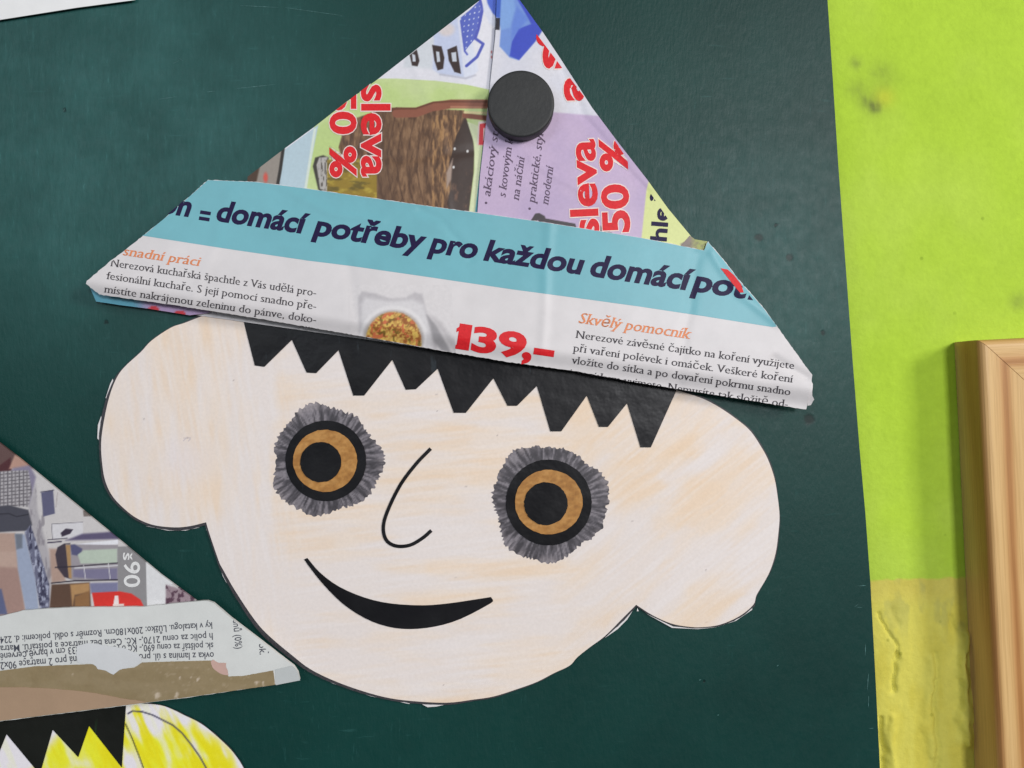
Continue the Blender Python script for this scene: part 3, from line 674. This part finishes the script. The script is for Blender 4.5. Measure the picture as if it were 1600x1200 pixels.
    text('printed_heading', 'Skvělý pomocník', (903, 504.5), (1076, 529.5), 11, d_brim, ORANGE, br, bold=.004, shear=.24, serif=True, clip=CL)
    BL = [(134, 443), (155, 460.5), (1260, 640.5), (1269, 586), (1106, 377), (325, 281)]
    for s, p, q in (('Nerezová kuchařská špachtle z Vás udělá pro-', (173, 416), (493, 463)), ('fesionální kuchaře. S její pomocí snadno pře-', (166, 436), (493, 484)), ('místíte nakrájenou zeleninu do pánve, doko-', (163, 457), (493, 505)),
                    ('nale je otočíte a přemístíte na talíř', (160, 476), (482, 524)),
                    ('Nerezové závěsné čajítko na koření využijete', (900, 528), (1240, 577)), ('při vaření polévek i omáček. Veškeré koření', (896, 549), (1238, 598)),
                    ('vložíte do sítka a po dovaření pokrmu snadno', (893, 568), (1234, 618)), ('i se sítkem vyjmete. Nemusíte tak složitě od-', (890, 588), (1230, 637))):
        text('printed_text', s, p, q, 8.0, d_brim, GREY, br, bold=-.004, serif=True, clip=BL)
    # price with its heavy wide figures
    text('printed_price', '1', (717.5, 543.5), (728, 545.1), 23.6, d_brim, RED, br, bold=.043, res=4)
    text('printed_price', '39', (739, 547.2), (816, 558.5), 23.6, d_brim, RED, br, bold=.043, res=4)
    for P in ([(712, 538.5), (732, 541.5), (731, 547.5), (711, 544.7)], [(713.5, 513), (726, 505.5), (726, 513), (713, 519)]):
        sheet('printed_price', P, lambda X, Y: d_brim(X, Y) + .00013, RED, br, step=5, thick=0)
    text('printed_price', ',', (818, 559), (827, 560.3), 26, d_brim, RED, br, bold=.043, res=4)
    text('printed_price', '-', (836, 562), (860, 565.5), 27, d_brim, RED, br, bold=.04, res=4)
    # offers on the flaps: vertical lettering
    LFc = [(788, -34), (446, 232), (387, 277), (385, 330), (745, 345), (752, 330), (780, 0)]
    text('printed_offer', 'sleva', (566, 134), (566, 274), 28, d_left, RED, lf, bold=.028, clip=LFc, outline=(.022, INKW), res=4)
    text('printed_offer', '50 %', (517, 143), (517, 275), 25, d_left, RED, lf, bold=.034, clip=LFc, outline=(.022, INKW), res=4)
    RFc = [(778, -20), (790, -32), (925, 167), (1084, 376), (1080, 400), (745, 345), (770, 60)]
    text('printed_offer', 'sleva', (935, 367), (928, 219), 27, d_right, RED, rf, bold=.028, clip=RFc, outline=(.022, INKW), res=4)
    text('printed_offer', '50 %', (983, 360), (977, 216), 26, d_right, RED, rf, bold=.034, clip=RFc, outline=(.022, INKW), res=4)
    text('printed_offer', 'a', (911, 154), (910, 119), 27, d_right, RED, rf, bold=.038, clip=RFc, outline=(.022, INKW), res=4)
    text('printed_offer', 's', (878, 103), (877, 73), 27, d_right, RED, rf, bold=.038, clip=RFc, outline=(.022, INKW), res=4)
    text('printed_offer', 'e', (868, 70), (867, 46), 27, d_right, RED, rf, bold=.038, clip=RFc, res=4)
    text('printed_heading', 'hle', (1041, 376), (1045, 326), 16, d_right, NAVY, rf, bold=.028, clip=RFc, res=4)
    text('printed_heading', 'j', (1040, 318), (1041, 306), 17, d_right, NAVY, rf, bold=.028, clip=RFc, res=4)
    for s, p, q in (('akáciový stojan', (766, 308), (784, 170)), ('s kovovým kon', (790, 309), (804, 200)), ('na náčiní', (811, 313), (820, 247)), ('praktické, stylové', (836, 317), (853, 182)), ('moderní', (857, 320), (865, 262))):
        text('printed_text', s, p, q, 8.2, d_right, PURPLE, rf, bold=-.002, shear=.24, serif=True, clip=RFc)
    for c in ((759.5, 317), (827.5, 326)):
        sheet('printed_bullet', disc(c, 2.0, 14), lambda X, Y: d_right(X, Y) + .00007, PURPLE, rf, step=3, thick=0)
    # ragged torn nib at the right tip
    sheet('torn_edge', [(1266, 592), (1270, 600), (1269, 618), (1272, 624), (1267, 633), (1262, 634), (1262, 600)], lambda X, Y: d_brim(X, Y) - .0006, WHITE, root, step=3, thick=.0002, jag=.3)
    base_at(root)
hat()

# ================================================================== MAGNET
def magnet():
    m, nt, b = base_mat('black_rubber', .5, .3); v = coords(nt)
    n = noise(nt, 40, 6, v, .7); nt.links.new(ramp(nt, n.outputs[0], [(.3, L((40, 41, 42))), (.7, L((52, 53, 53)))]), b.inputs['Base Color'])
    n2 = noise(nt, 500, 3, v); bump(nt, b, n2.outputs[0], .00025, .5)
    d0 = .0061; h = .0074; d1 = d0 + h
    c = Vector(W(814, 161.5, d1)); r = 52.3 * M * (D - d1) / D; n_ = 96
    prof = [(0, 0), (r * .5, 0), (r * .9, 0), (r - .0007, 0), (r - .0002, .0002), (r, .0007), (r, h * .5), (r, h - .0006), (r - .0006, h), (0, h)]
    V = []; F = []
    for (rr_, dy) in prof:
        for i in range(n_):
            a = 2 * math.pi * i / n_; V.append((rr_ * math.cos(a), dy - h, rr_ * math.sin(a)))
    for k in range(len(prof) - 1):
        for i in range(n_):
            j = (i + 1) % n_
            F.append((k * n_ + i, k * n_ + j, (k + 1) * n_ + j, (k + 1) * n_ + i))
    o = finish('magnet', V, F, m, None, None, len(F)); o.location = (c.x, -d0, c.z)
    bm = bmesh.new(); bm.from_mesh(o.data); bmesh.ops.remove_doubles(bm, verts=bm.verts[:], dist=1e-7); bmesh.ops.recalc_face_normals(bm, faces=bm.faces[:]); bm.to_mesh(o.data); bm.free()
    o['label'] = 'round black magnet pinning the leaflet hat near its peak'; o['category'] = 'magnet'
magnet()

# ================================================================== SECOND CRAFT, LOWER LEFT
def d_face2(X, Y): return .0010 + .0006 * fbm(X / 150, Y / 150, 5, 2)
def d_hat2(X, Y): return .0052 + .0012 * (fbm(X / 160, Y / 160, 6, 2) - .5) - .0022 * sstep(240, 470, X)
def d_brim2(X, Y): return d_hat2(X, Y) + .0022 + .0006 * np.sin(np.clip((Y - 945) / 150, 0, 1) * math.pi)
def yellow(X, Y):
    P = Paint(X, Y, (226, 222, 234))
    a = math.radians(66); u = X * math.cos(a) + Y * math.sin(a); w = -X * math.sin(a) + Y * math.cos(a)
    s = fbm(u / 90, w / 15, 91, 4); q = fbm(X / 50, Y / 45, 92, 3)
    e = np.hypot((X - 205), (Y - 1290)) ; rim = sstep(196, 170, e + 30 * (q - .5))
    m = sstep(.38, .62, s * .55 + q * .5) * rim
    P.mix(.92 * m, (236, 230, 34)); P.mix(.6 * sstep(.52, .7, s) * m, (218, 206, 8)); P.mix(.35 * sstep(.45, .3, s), (236, 234, 170))
    P.line([(200, 1115), (207, 1111), (222, 1112), (238, 1117), (254, 1125), (270, 1133), (285, 1146), (300, 1165), (312, 1182), (322, 1200), (334, 1225)], 2.5, (62, 60, 84), .9, .95)
    P.line([(196, 1131), (207, 1155), (216, 1178), (224, 1200), (232, 1230)], 1.9, (46, 46, 52), .7, .95)
    return P.C
def room_print(X, Y):
    P = Paint(X, Y, (196, 192, 192), (0, 680, 4.2846))
    Y4 = (Y - 680) * 4.2846; X4 = X * 4.2846
    P.poly([(-200, -100), (60, 70), (130, 130), (60, 230), (0, 240), (-200, 300)], (96, 74, 72), 2); P.poly([(0, 200), (70, 150), (80, 240), (-20, 260)], (78, 44, 48), 2)
    P.poly([(100, 130), (220, 200), (210, 230), (60, 225)], (176, 140, 126), 2)
    P.poly([(90, 220), (200, 200), (240, 280), (200, 480), (60, 260)], (130, 124, 146), 3)
    pl = [(30, 240), (190, 235), (215, 380), (190, 480), (0, 470), (-80, 250)]
    P.poly(pl, (150, 146, 150), 1.5); gr = np.minimum(np.abs(np.sin(X4 * math.pi / 26)), np.abs(np.sin((Y4 + X4 * .1) * math.pi / 24))); P.tex(pl, (92, 88, 94), sstep(.45, .1, gr)); P.tex(pl, (196, 194, 196), sstep(.7, .95, gr) * .6)
    P.poly([(190, 480), (240, 330), (250, 500), (350, 880), (330, 1160), (250, 900)], (168, 164, 168), 3); P.tex([(190, 400), (260, 330), (350, 880), (330, 1160), (230, 800)], (128, 122, 130), sstep(.5, .7, fbm(X / 4, Y / 16, 24)) * .7)
    P.poly([(-80, 480), (60, 468), (190, 500), (215, 600), (190, 640), (60, 645), (-80, 655)], (72, 72, 82), 1.5); P.line([(-40, 530), (60, 525), (110, 545), (190, 530)], 1.4, (44, 44, 52), 1)
    P.poly([(-80, 655), (100, 655), (130, 900), (175, 1200), (-80, 1230)], (172, 146, 134), 2); P.poly([(-80, 780), (110, 780), (120, 880), (-80, 880)], (184, 160, 148), 3, .6)
    P.poly([(-80, 880), (120, 890), (170, 1200), (-80, 1200)], (148, 118, 112), 3, .6); P.poly([(-80, 1020), (10, 1030), (50, 1200), (-80, 1200)], (92, 98, 130), 2)
    P.poly([(100, 665), (165, 665), (240, 960), (262, 1190), (175, 1190), (120, 900)], (150, 160, 182), 2); P.poly([(100, 660), (150, 660), (150, 755), (110, 765)], (110, 116, 128), 2)
    cu = [(165, 650), (205, 600), (270, 800), (330, 1000), (330, 1170), (270, 1170), (235, 950)]
    P.poly(cu, (104, 106, 128), 1.5); P.tex(cu, (160, 164, 184), sstep(.5, .66, fbm(X / 3.5, Y / 9, 25))); P.tex(cu, (62, 62, 84), sstep(.48, .34, fbm(X / 4, Y / 8, 26)))
    P.poly([(275, 385), (355, 365), (368, 525), (290, 545)], (92, 92, 118), 1); P.line([(272, 380), (360, 368)], 1.2, (56, 54, 76), .8); P.line([(385, 385), (375, 480)], .8, (150, 140, 140), .8)
    P.poly([(345, 595), (555, 580), (555, 685), (350, 695)], (206, 204, 208), 1); P.line([(345, 595), (555, 582)], .9, (110, 106, 116), .6); P.line([(345, 595), (352, 695)], .9, (110, 106, 116), .6)
    P.poly([(405, 655), (440, 625), (490, 630), (470, 660), (415, 680)], (58, 50, 66), 1)
    P.poly([(555, 505), (580, 508), (610, 520), (640, 540), (560, 545)], (120, 110, 106), 1)
    P.poly([(550, 660), (700, 650), (800, 640), (800, 695), (440, 705)], (92, 84, 112), 2.5); P.line([(320, 700), (450, 690)], 1.2, (50, 46, 62), .8); P.line([(320, 720), (410, 712)], 2, (60, 54, 74), .8)
    P.poly([(500, 730), (790, 700), (790, 730), (500, 745)], (222, 222, 230), 1)
    P.poly([(330, 760), (380, 760), (440, 975), (345, 990)], (170, 144, 132), 3)
    P.poly([(370, 800), (385, 750), (430, 725), (470, 722), (475, 965), (430, 950), (385, 890)], (66, 58, 68), 1)
    P.poly([(440, 730), (790, 735), (792, 970), (500, 975), (465, 960)], (150, 144, 150), 1); P.poly([(470, 735), (500, 730), (550, 760), (545, 810), (480, 800)], (86, 86, 118), 1.5)
    P.poly([(520, 800), (560, 770), (785, 760), (785, 855), (540, 860)], (178, 190, 176), 1.5); P.poly([(440, 735), (470, 735), (480, 960), (460, 955)], (166, 132, 92), 1.2)
    P.poly([(490, 900), (785, 890), (785, 970), (600, 960), (490, 950)], (120, 116, 142), 2); P.line([(370, 885), (480, 880), (790, 855)], 1.6, (44, 40, 52), .8); P.line([(500, 890), (790, 872)], 1.4, (214, 214, 220), .8)
    P.line([(560, 870), (572, 960)], 1.2, (206, 204, 206), .7); P.line([(725, 860), (738, 965)], 1.2, (206, 204, 206), .7)
    P.line([(345, 990), (500, 975), (795, 968)], 2, (44, 40, 50), .9)
    P.poly([(345, 1000), (480, 992), (600, 985), (610, 1160), (330, 1180)], (92, 70, 58), 1.5); P.poly([(470, 1000), (600, 990), (600, 1050), (500, 1070), (485, 1150)], (172, 134, 92), 2); P.poly([(500, 1080), (600, 1040), (600, 1150), (500, 1155)], (138, 102, 68), 2)
    P.poly([(600, 990), (790, 985), (790, 1060), (610, 1060)], (122, 122, 152), 2)
    P.poly([(788, 745), (975, 740), (985, 1150), (830, 1150), (790, 1050)], (138, 136, 138), .8)
    P.poly([(975, 760), (1200, 800), (1120, 1160), (985, 1150)], (214, 214, 216), 1)
    P.poly([(615, 1055), (800, 1045), (880, 1060), (940, 1100), (980, 1180), (640, 1190)], (206, 54, 48), .9)
    P.poly([(760, 1130), (795, 1130), (792, 1075), (768, 1075)], (226, 216, 214), .6); P.poly([(755, 1130), (830, 1128), (830, 1190), (755, 1190)], (222, 206, 200), .8)
    P.poly([(1110, 1000), (1300, 1060), (1300, 1170), (1110, 1160)], (150, 132, 140), 2); P.tex([(1110, 1000), (1400, 1000), (1400, 1170), (1110, 1170)], (86, 62, 76), sstep(.5, .62, fbm(X / 5, Y / 7, 27)))
    return P.C
def tape_print(X, Y):
    P = Paint(X, Y, (140, 124, 94)); P.mix(.5 * sstep(.4, .7, fbm(X / 60, Y / 16, 34)), (150, 134, 106)); P.mix(.2 * sstep(.5, .7, fbm(X / 14, Y / 18, 35)), (124, 106, 76))
    for (x, y, r) in ((246, 1086, 5), (276, 1086, 4), (281, 1059, 2), (300, 1058, 2), (309, 1061, 2.5), (401, 1068, 3), (412, 1068, 2.5), (113, 1053, 1.5)):
        g = np.hypot((X - x), (Y - y) * .7) + 3 * (vnoise(X / 2, Y / 2, 3) - .5); P.mix(.75 * (1 - sstep(r * .4, r * 1.1, g)), (206, 192, 176))
    P.mix(.5 * sstep(.66, .75, fbm(X / 5, Y / 3, 36)) * sstep(200, 260, X), (168, 152, 128))
    return P.C
def craft2():
    root = thing('paper_craft', 'yellow crayoned paper face with black zigzag fringe, cut off by the lower left corner', 'paper craft', 'paper crafts on the board')
    out = [(-260, 1120), (-60, 1090), (150, 1098), (197, 1101), (220, 1099.5), (250, 1102), (270, 1109), (288, 1118), (307, 1127), (325, 1139), (350, 1161), (365, 1177), (378, 1196), (392, 1225), (398, 1260), (392, 1300), (372, 1335), (330, 1360), (280, 1362), (250, 1420), (160, 1510), (0, 1560), (-170, 1530), (-260, 1440), (-330, 1300), (-360, 1200)]
    sheet('head_cutout', smooth(out, 3), d_face2, CRAY, root, step=1.7, paint=yellow)
    sheet('pencil_edge', [(a - 2 + 3, b - 1) for a, b in smooth(out, 3)], lambda X, Y: d_face2(X, Y) - .0004, PENCIL, root, step=12, thick=.0002, jag=.8)
    F = [(-200, 1120), (196.5, 1085), (196.5, 1102), (190, 1199), (139, 1134), (122, 1183), (82, 1140), (63, 1206), (59, 1206), (10, 1147), (-14, 1206), (-62, 1160), (-90, 1220), (-140, 1170), (-170, 1230)]
    sheet('fringe', F, lambda X, Y: d_face2(X, Y) + .0004, BLACKG, root, step=8, thick=.0003)
    base_at(root)
    hat2 = thing('paper_hat', 'folded hat of furniture leaflet with upside-down print and torn brown tape, at the lower left', 'paper hat', 'folded leaflet hats')
    T = [(-230, 520), (0, 693), (30, 716), (80, 757), (130, 798), (190, 847), (250, 897), (300, 934), (345, 968), (340, 985), (-300, 1010), (-480, 900), (-330, 700)]
    sheet('flap', T, d_hat2, LEAF, hat2, step=1.3, thick=.0012, paint=room_print)
    BR = [(-420, 1010), (0, 963), (36, 954), (75, 951), (120, 949), (225, 948), (300, 940), (324, 938.5), (333, 942), (360, 965), (410, 1003), (459, 1041), (465, 1050), (468, 1062), (430, 1070), (380, 1077), (300, 1089), (231, 1098), (120, 1112), (0, 1127), (-420, 1180)]
    nw = paper('newsprint', (204, 206, 204), .55, .3)
    br = sheet('brim', BR, d_brim2, nw, hat2, step=8, thick=.0016, jag=.4, seed=9)
    T2 = [(-300, 1075), (0, 1048), (54, 1041), (144, 1037.5), (150, 1041), (153, 1046), (162, 1046), (168, 1050), (177, 1054.5), (184, 1048), (192, 1045), (210, 1043), (222, 1035), (270, 1033.5), (330, 1032), (345, 1042), (352, 1050), (357, 1057), (380, 1056), (427, 1047.5), (430, 1070), (380, 1077), (300, 1088.5), (231, 1097.5), (120, 1111.5), (0, 1126.5), (-300, 1165)]
    tp = sheet('brown_tape', T2, lambda X, Y: d_brim2(X, Y) + .00012, LEAF, br, step=2.5, thick=0, paint=tape_print, jag=.25, seed=4)
    tan = paper('kraft_tan', (164, 138, 114), .5, .35)
    sheet('kraft_strip', [(-300, 1095), (0, 1074), (40, 1074), (72, 1075.5), (105, 1078), (135, 1081), (165, 1086), (195, 1092), (231, 1097), (120, 1111), (0, 1126), (-300, 1164)], lambda X, Y: d_brim2(X, Y) + .00030, tan, br, step=8, thick=.00015, jag=.4)
    sheet('torn_patch', [(120, 1010), (132, 1005), (160, 1007), (205, 1016), (222, 1027), (221, 1034), (210, 1042), (192, 1045), (184, 1048), (177, 1054), (168, 1049), (160, 1046), (153, 1045), (146, 1037), (121, 1036)], lambda X, Y: d_brim2(X, Y) + .00026, paper('torn_white', (202, 204, 206), .6), br, step=5, thick=.0001, jag=1.4)
    sheet('torn_patch', [(329, 1034), (333, 1031), (341, 1036), (353, 1036), (356, 1056), (343, 1052), (334, 1046)], lambda X, Y: d_brim2(X, Y) + .00026, paper('torn_pink', (190, 158, 148), .6), br, step=4, thick=.0001, jag=1)
    sheet('clear_tape', [(430, 1046), (456, 1040), (463, 1046), (469, 1063), (431, 1070.5)], lambda X, Y: d_brim2(X, Y) + .0002, paper('clear_tape', (186, 190, 190), .2, .5), br, step=5, thick=.0001)
    ik = ink('ink_news', (70, 72, 82), .5, .3, .15)
    for s, p, q, h in (('ky v katalogu. Lůžko: 200x180cm. Rozměr s odkl. policemi: d. 224', (331, 972), (0, 995), 7), ('h polic za cenu 2170,- Kč. Cena bez matrace a polštářů. Matra', (332, 989), (0, 1009), 7),
                       ('sk. polštář za cenu 690,- Kč o ro', (333, 1004), (176, 1009), 7), ('x33 cm v barvě červené', (124, 1010), (0, 1021), 7.4), ('ovka z lamina s úl. pros', (334, 1019), (212, 1022), 7.2), ('ná pro 2 matrace 90x2', (119, 1025), (0, 1035), 7.6),
                       ('dnů (0%)', (364, 968), (368, 1014), 7), ('dok.', (404, 998), (406, 1023), 7), ('k', (418, 1012), (419, 1021), 7)):
        text('printed_text', s, p, q, h, d_brim2, ik, br, bold=.006, clip=[(-500, 900), (333, 941), (360, 965), (459, 1041), (468, 1062), (430, 1070), (-500, 1190)])
    nwi = ink('ink_pale_grey', (214, 214, 214))
    fl = [c for c in hat2.children if c.name.startswith('flap')][0]
    text('printed_price', '90', (194, 878), (194, 917), 16, d_hat2, nwi, fl, bold=.012, res=4)
    text('printed_price', 'š', (192.5, 864), (192.5, 875), 9.5, d_hat2, nwi, fl, bold=.012)
    base_at(hat2)
craft2()

# ================================================================== WOODEN FRAME
def wood(name, seed):
    m, nt, b = base_mat(name, .42, .4)
    v = coords(nt, (38, 30, 1.6)); tc = N(nt, 'ShaderNodeTexCoord')
    n = noise(nt, 1.0, 3, v, .5); w = N(nt, 'ShaderNodeTexWave'); w.wave_type = 'BANDS'; w.bands_direction = 'X'
    vw = coords(nt, (22, 12, .9)); nt.links.new(vw, w.inputs['Vector']); w.inputs['Scale'].default_value = 1.35; w.inputs['Distortion'].default_value = 7.5; w.inputs['Detail'].default_value = 2; w.inputs['Detail Scale'].default_value = .8; w.inputs['Phase Offset'].default_value = seed
    c = ramp(nt, w.outputs['Fac'], [(.0, L((208, 172, 118))), (.55, L((203, 163, 108))), (.88, L((186, 138, 86))), (1.0, L((170, 120, 70)))])
    g = ramp(nt, n.outputs[0], [(.3, (.86, .84, .8)), (.7, (1.04, 1.04, 1.04))])
    f = noise(nt, 1.0, 3, coords(nt, (1400, 1400, 30))); gf = ramp(nt, f.outputs[0], [(.35, (.86, .83, .78)), (.6, (1, 1, 1))])
    nt.links.new(mixc(nt, 1.0, mixc(nt, 1.0, c, g, 'MULTIPLY'), gf, 'MULTIPLY'), b.inputs['Base Color'])
    bump(nt, b, f.outputs[0], .0002, .5); return m
def frame():
    root = thing('picture_frame', 'pale pine picture frame with mitred corner hanging at the right edge', 'picture frame')
    dback, dfront = -.0144, .0060
    wm = wood('pine_upright', 1.3); wm2 = wood('pine_level', 7.7)
    # outline corners at the front plane, in photo pixels of that plane -> world
    def Pf(px, py): p = W(px, py, dfront); return Vector((p[0], p[2]))
    tl = Pf(1531, 531); down = (Pf(1574, 1200) - tl).normalized(); right = (Pf(1640, 527.5) - Pf(1531, 531)).normalized()
    wd = .046; Ld = .42; Lr = .34
    def rail(name, o2, along, across, length, m, flip):
        # local frame: Z along the rail, X across, Y depth; mitred ends
        h = dfront - dback; r = .0035; prof = [(0, 0), (0, h - r)]
        for k in range(1, 6):
            a = k / 5 * math.pi / 2; prof.append((r - r * math.cos(a), h - r + r * math.sin(a)))
        for k in range(0, 6):
            a = k / 5 * math.pi / 2; prof.append((wd - r + r * math.sin(a), h - r + r * math.cos(a)))
        prof.append((wd, 0)); n = len(prof)
        V = []; F = []
        for end in (0, 1):
            for (u, q) in prof: V.append((u, -q, (u if end == 0 else length - u)))
        for i in range(n): j = (i + 1) % n; F.append((i, j, n + j, n + i))
        F.append(tuple(range(n))[::-1]); F.append(tuple(range(n, 2 * n)))
        ob = finish(name, V, F, m, root)
        Zv = Vector((along.x, 0, along.y)); Xv = Vector((across.x, 0, across.y)); Yv = Vector((0, 1, 0))
        mt = Matrix((Xv, Yv, Zv)).transposed().to_4x4(); mt.translation = Vector((o2.x, -dback, o2.y)); ob.matrix_world = mt
        bm = bmesh.new(); bm.from_mesh(ob.data); bmesh.ops.recalc_face_normals(bm, faces=bm.faces[:])
        if mt.determinant() < 0: bmesh.ops.reverse_faces(bm, faces=bm.faces[:])
        bm.to_mesh(ob.data); bm.free(); return ob
    rail('frame_rail', tl, down, right, Ld, wm, 0)
    rail('frame_rail', tl + right * .0003, right, down, Lr, wm2, 0)
    rail('frame_rail', tl + right * Lr, down, -right, Ld, wm, 0)
    rail('frame_rail', tl + down * Ld, right, -down, Lr, wm2, 0)
    q = [tl + right * .03 + down * .03, tl + right * (Lr - .03) + down * .03, tl + right * (Lr - .03) + down * (Ld - .03), tl + right * .03 + down * (Ld - .03)]
    finish('picture_panel', [(p.x, .006, p.y) for p in q] + [(p.x, .010, p.y) for p in q], [(0, 3, 2, 1), (4, 5, 6, 7), (0, 1, 5, 4), (1, 2, 6, 5), (2, 3, 7, 6), (3, 0, 4, 7)], paper('picture_mount', (205, 200, 190)), root)
frame()
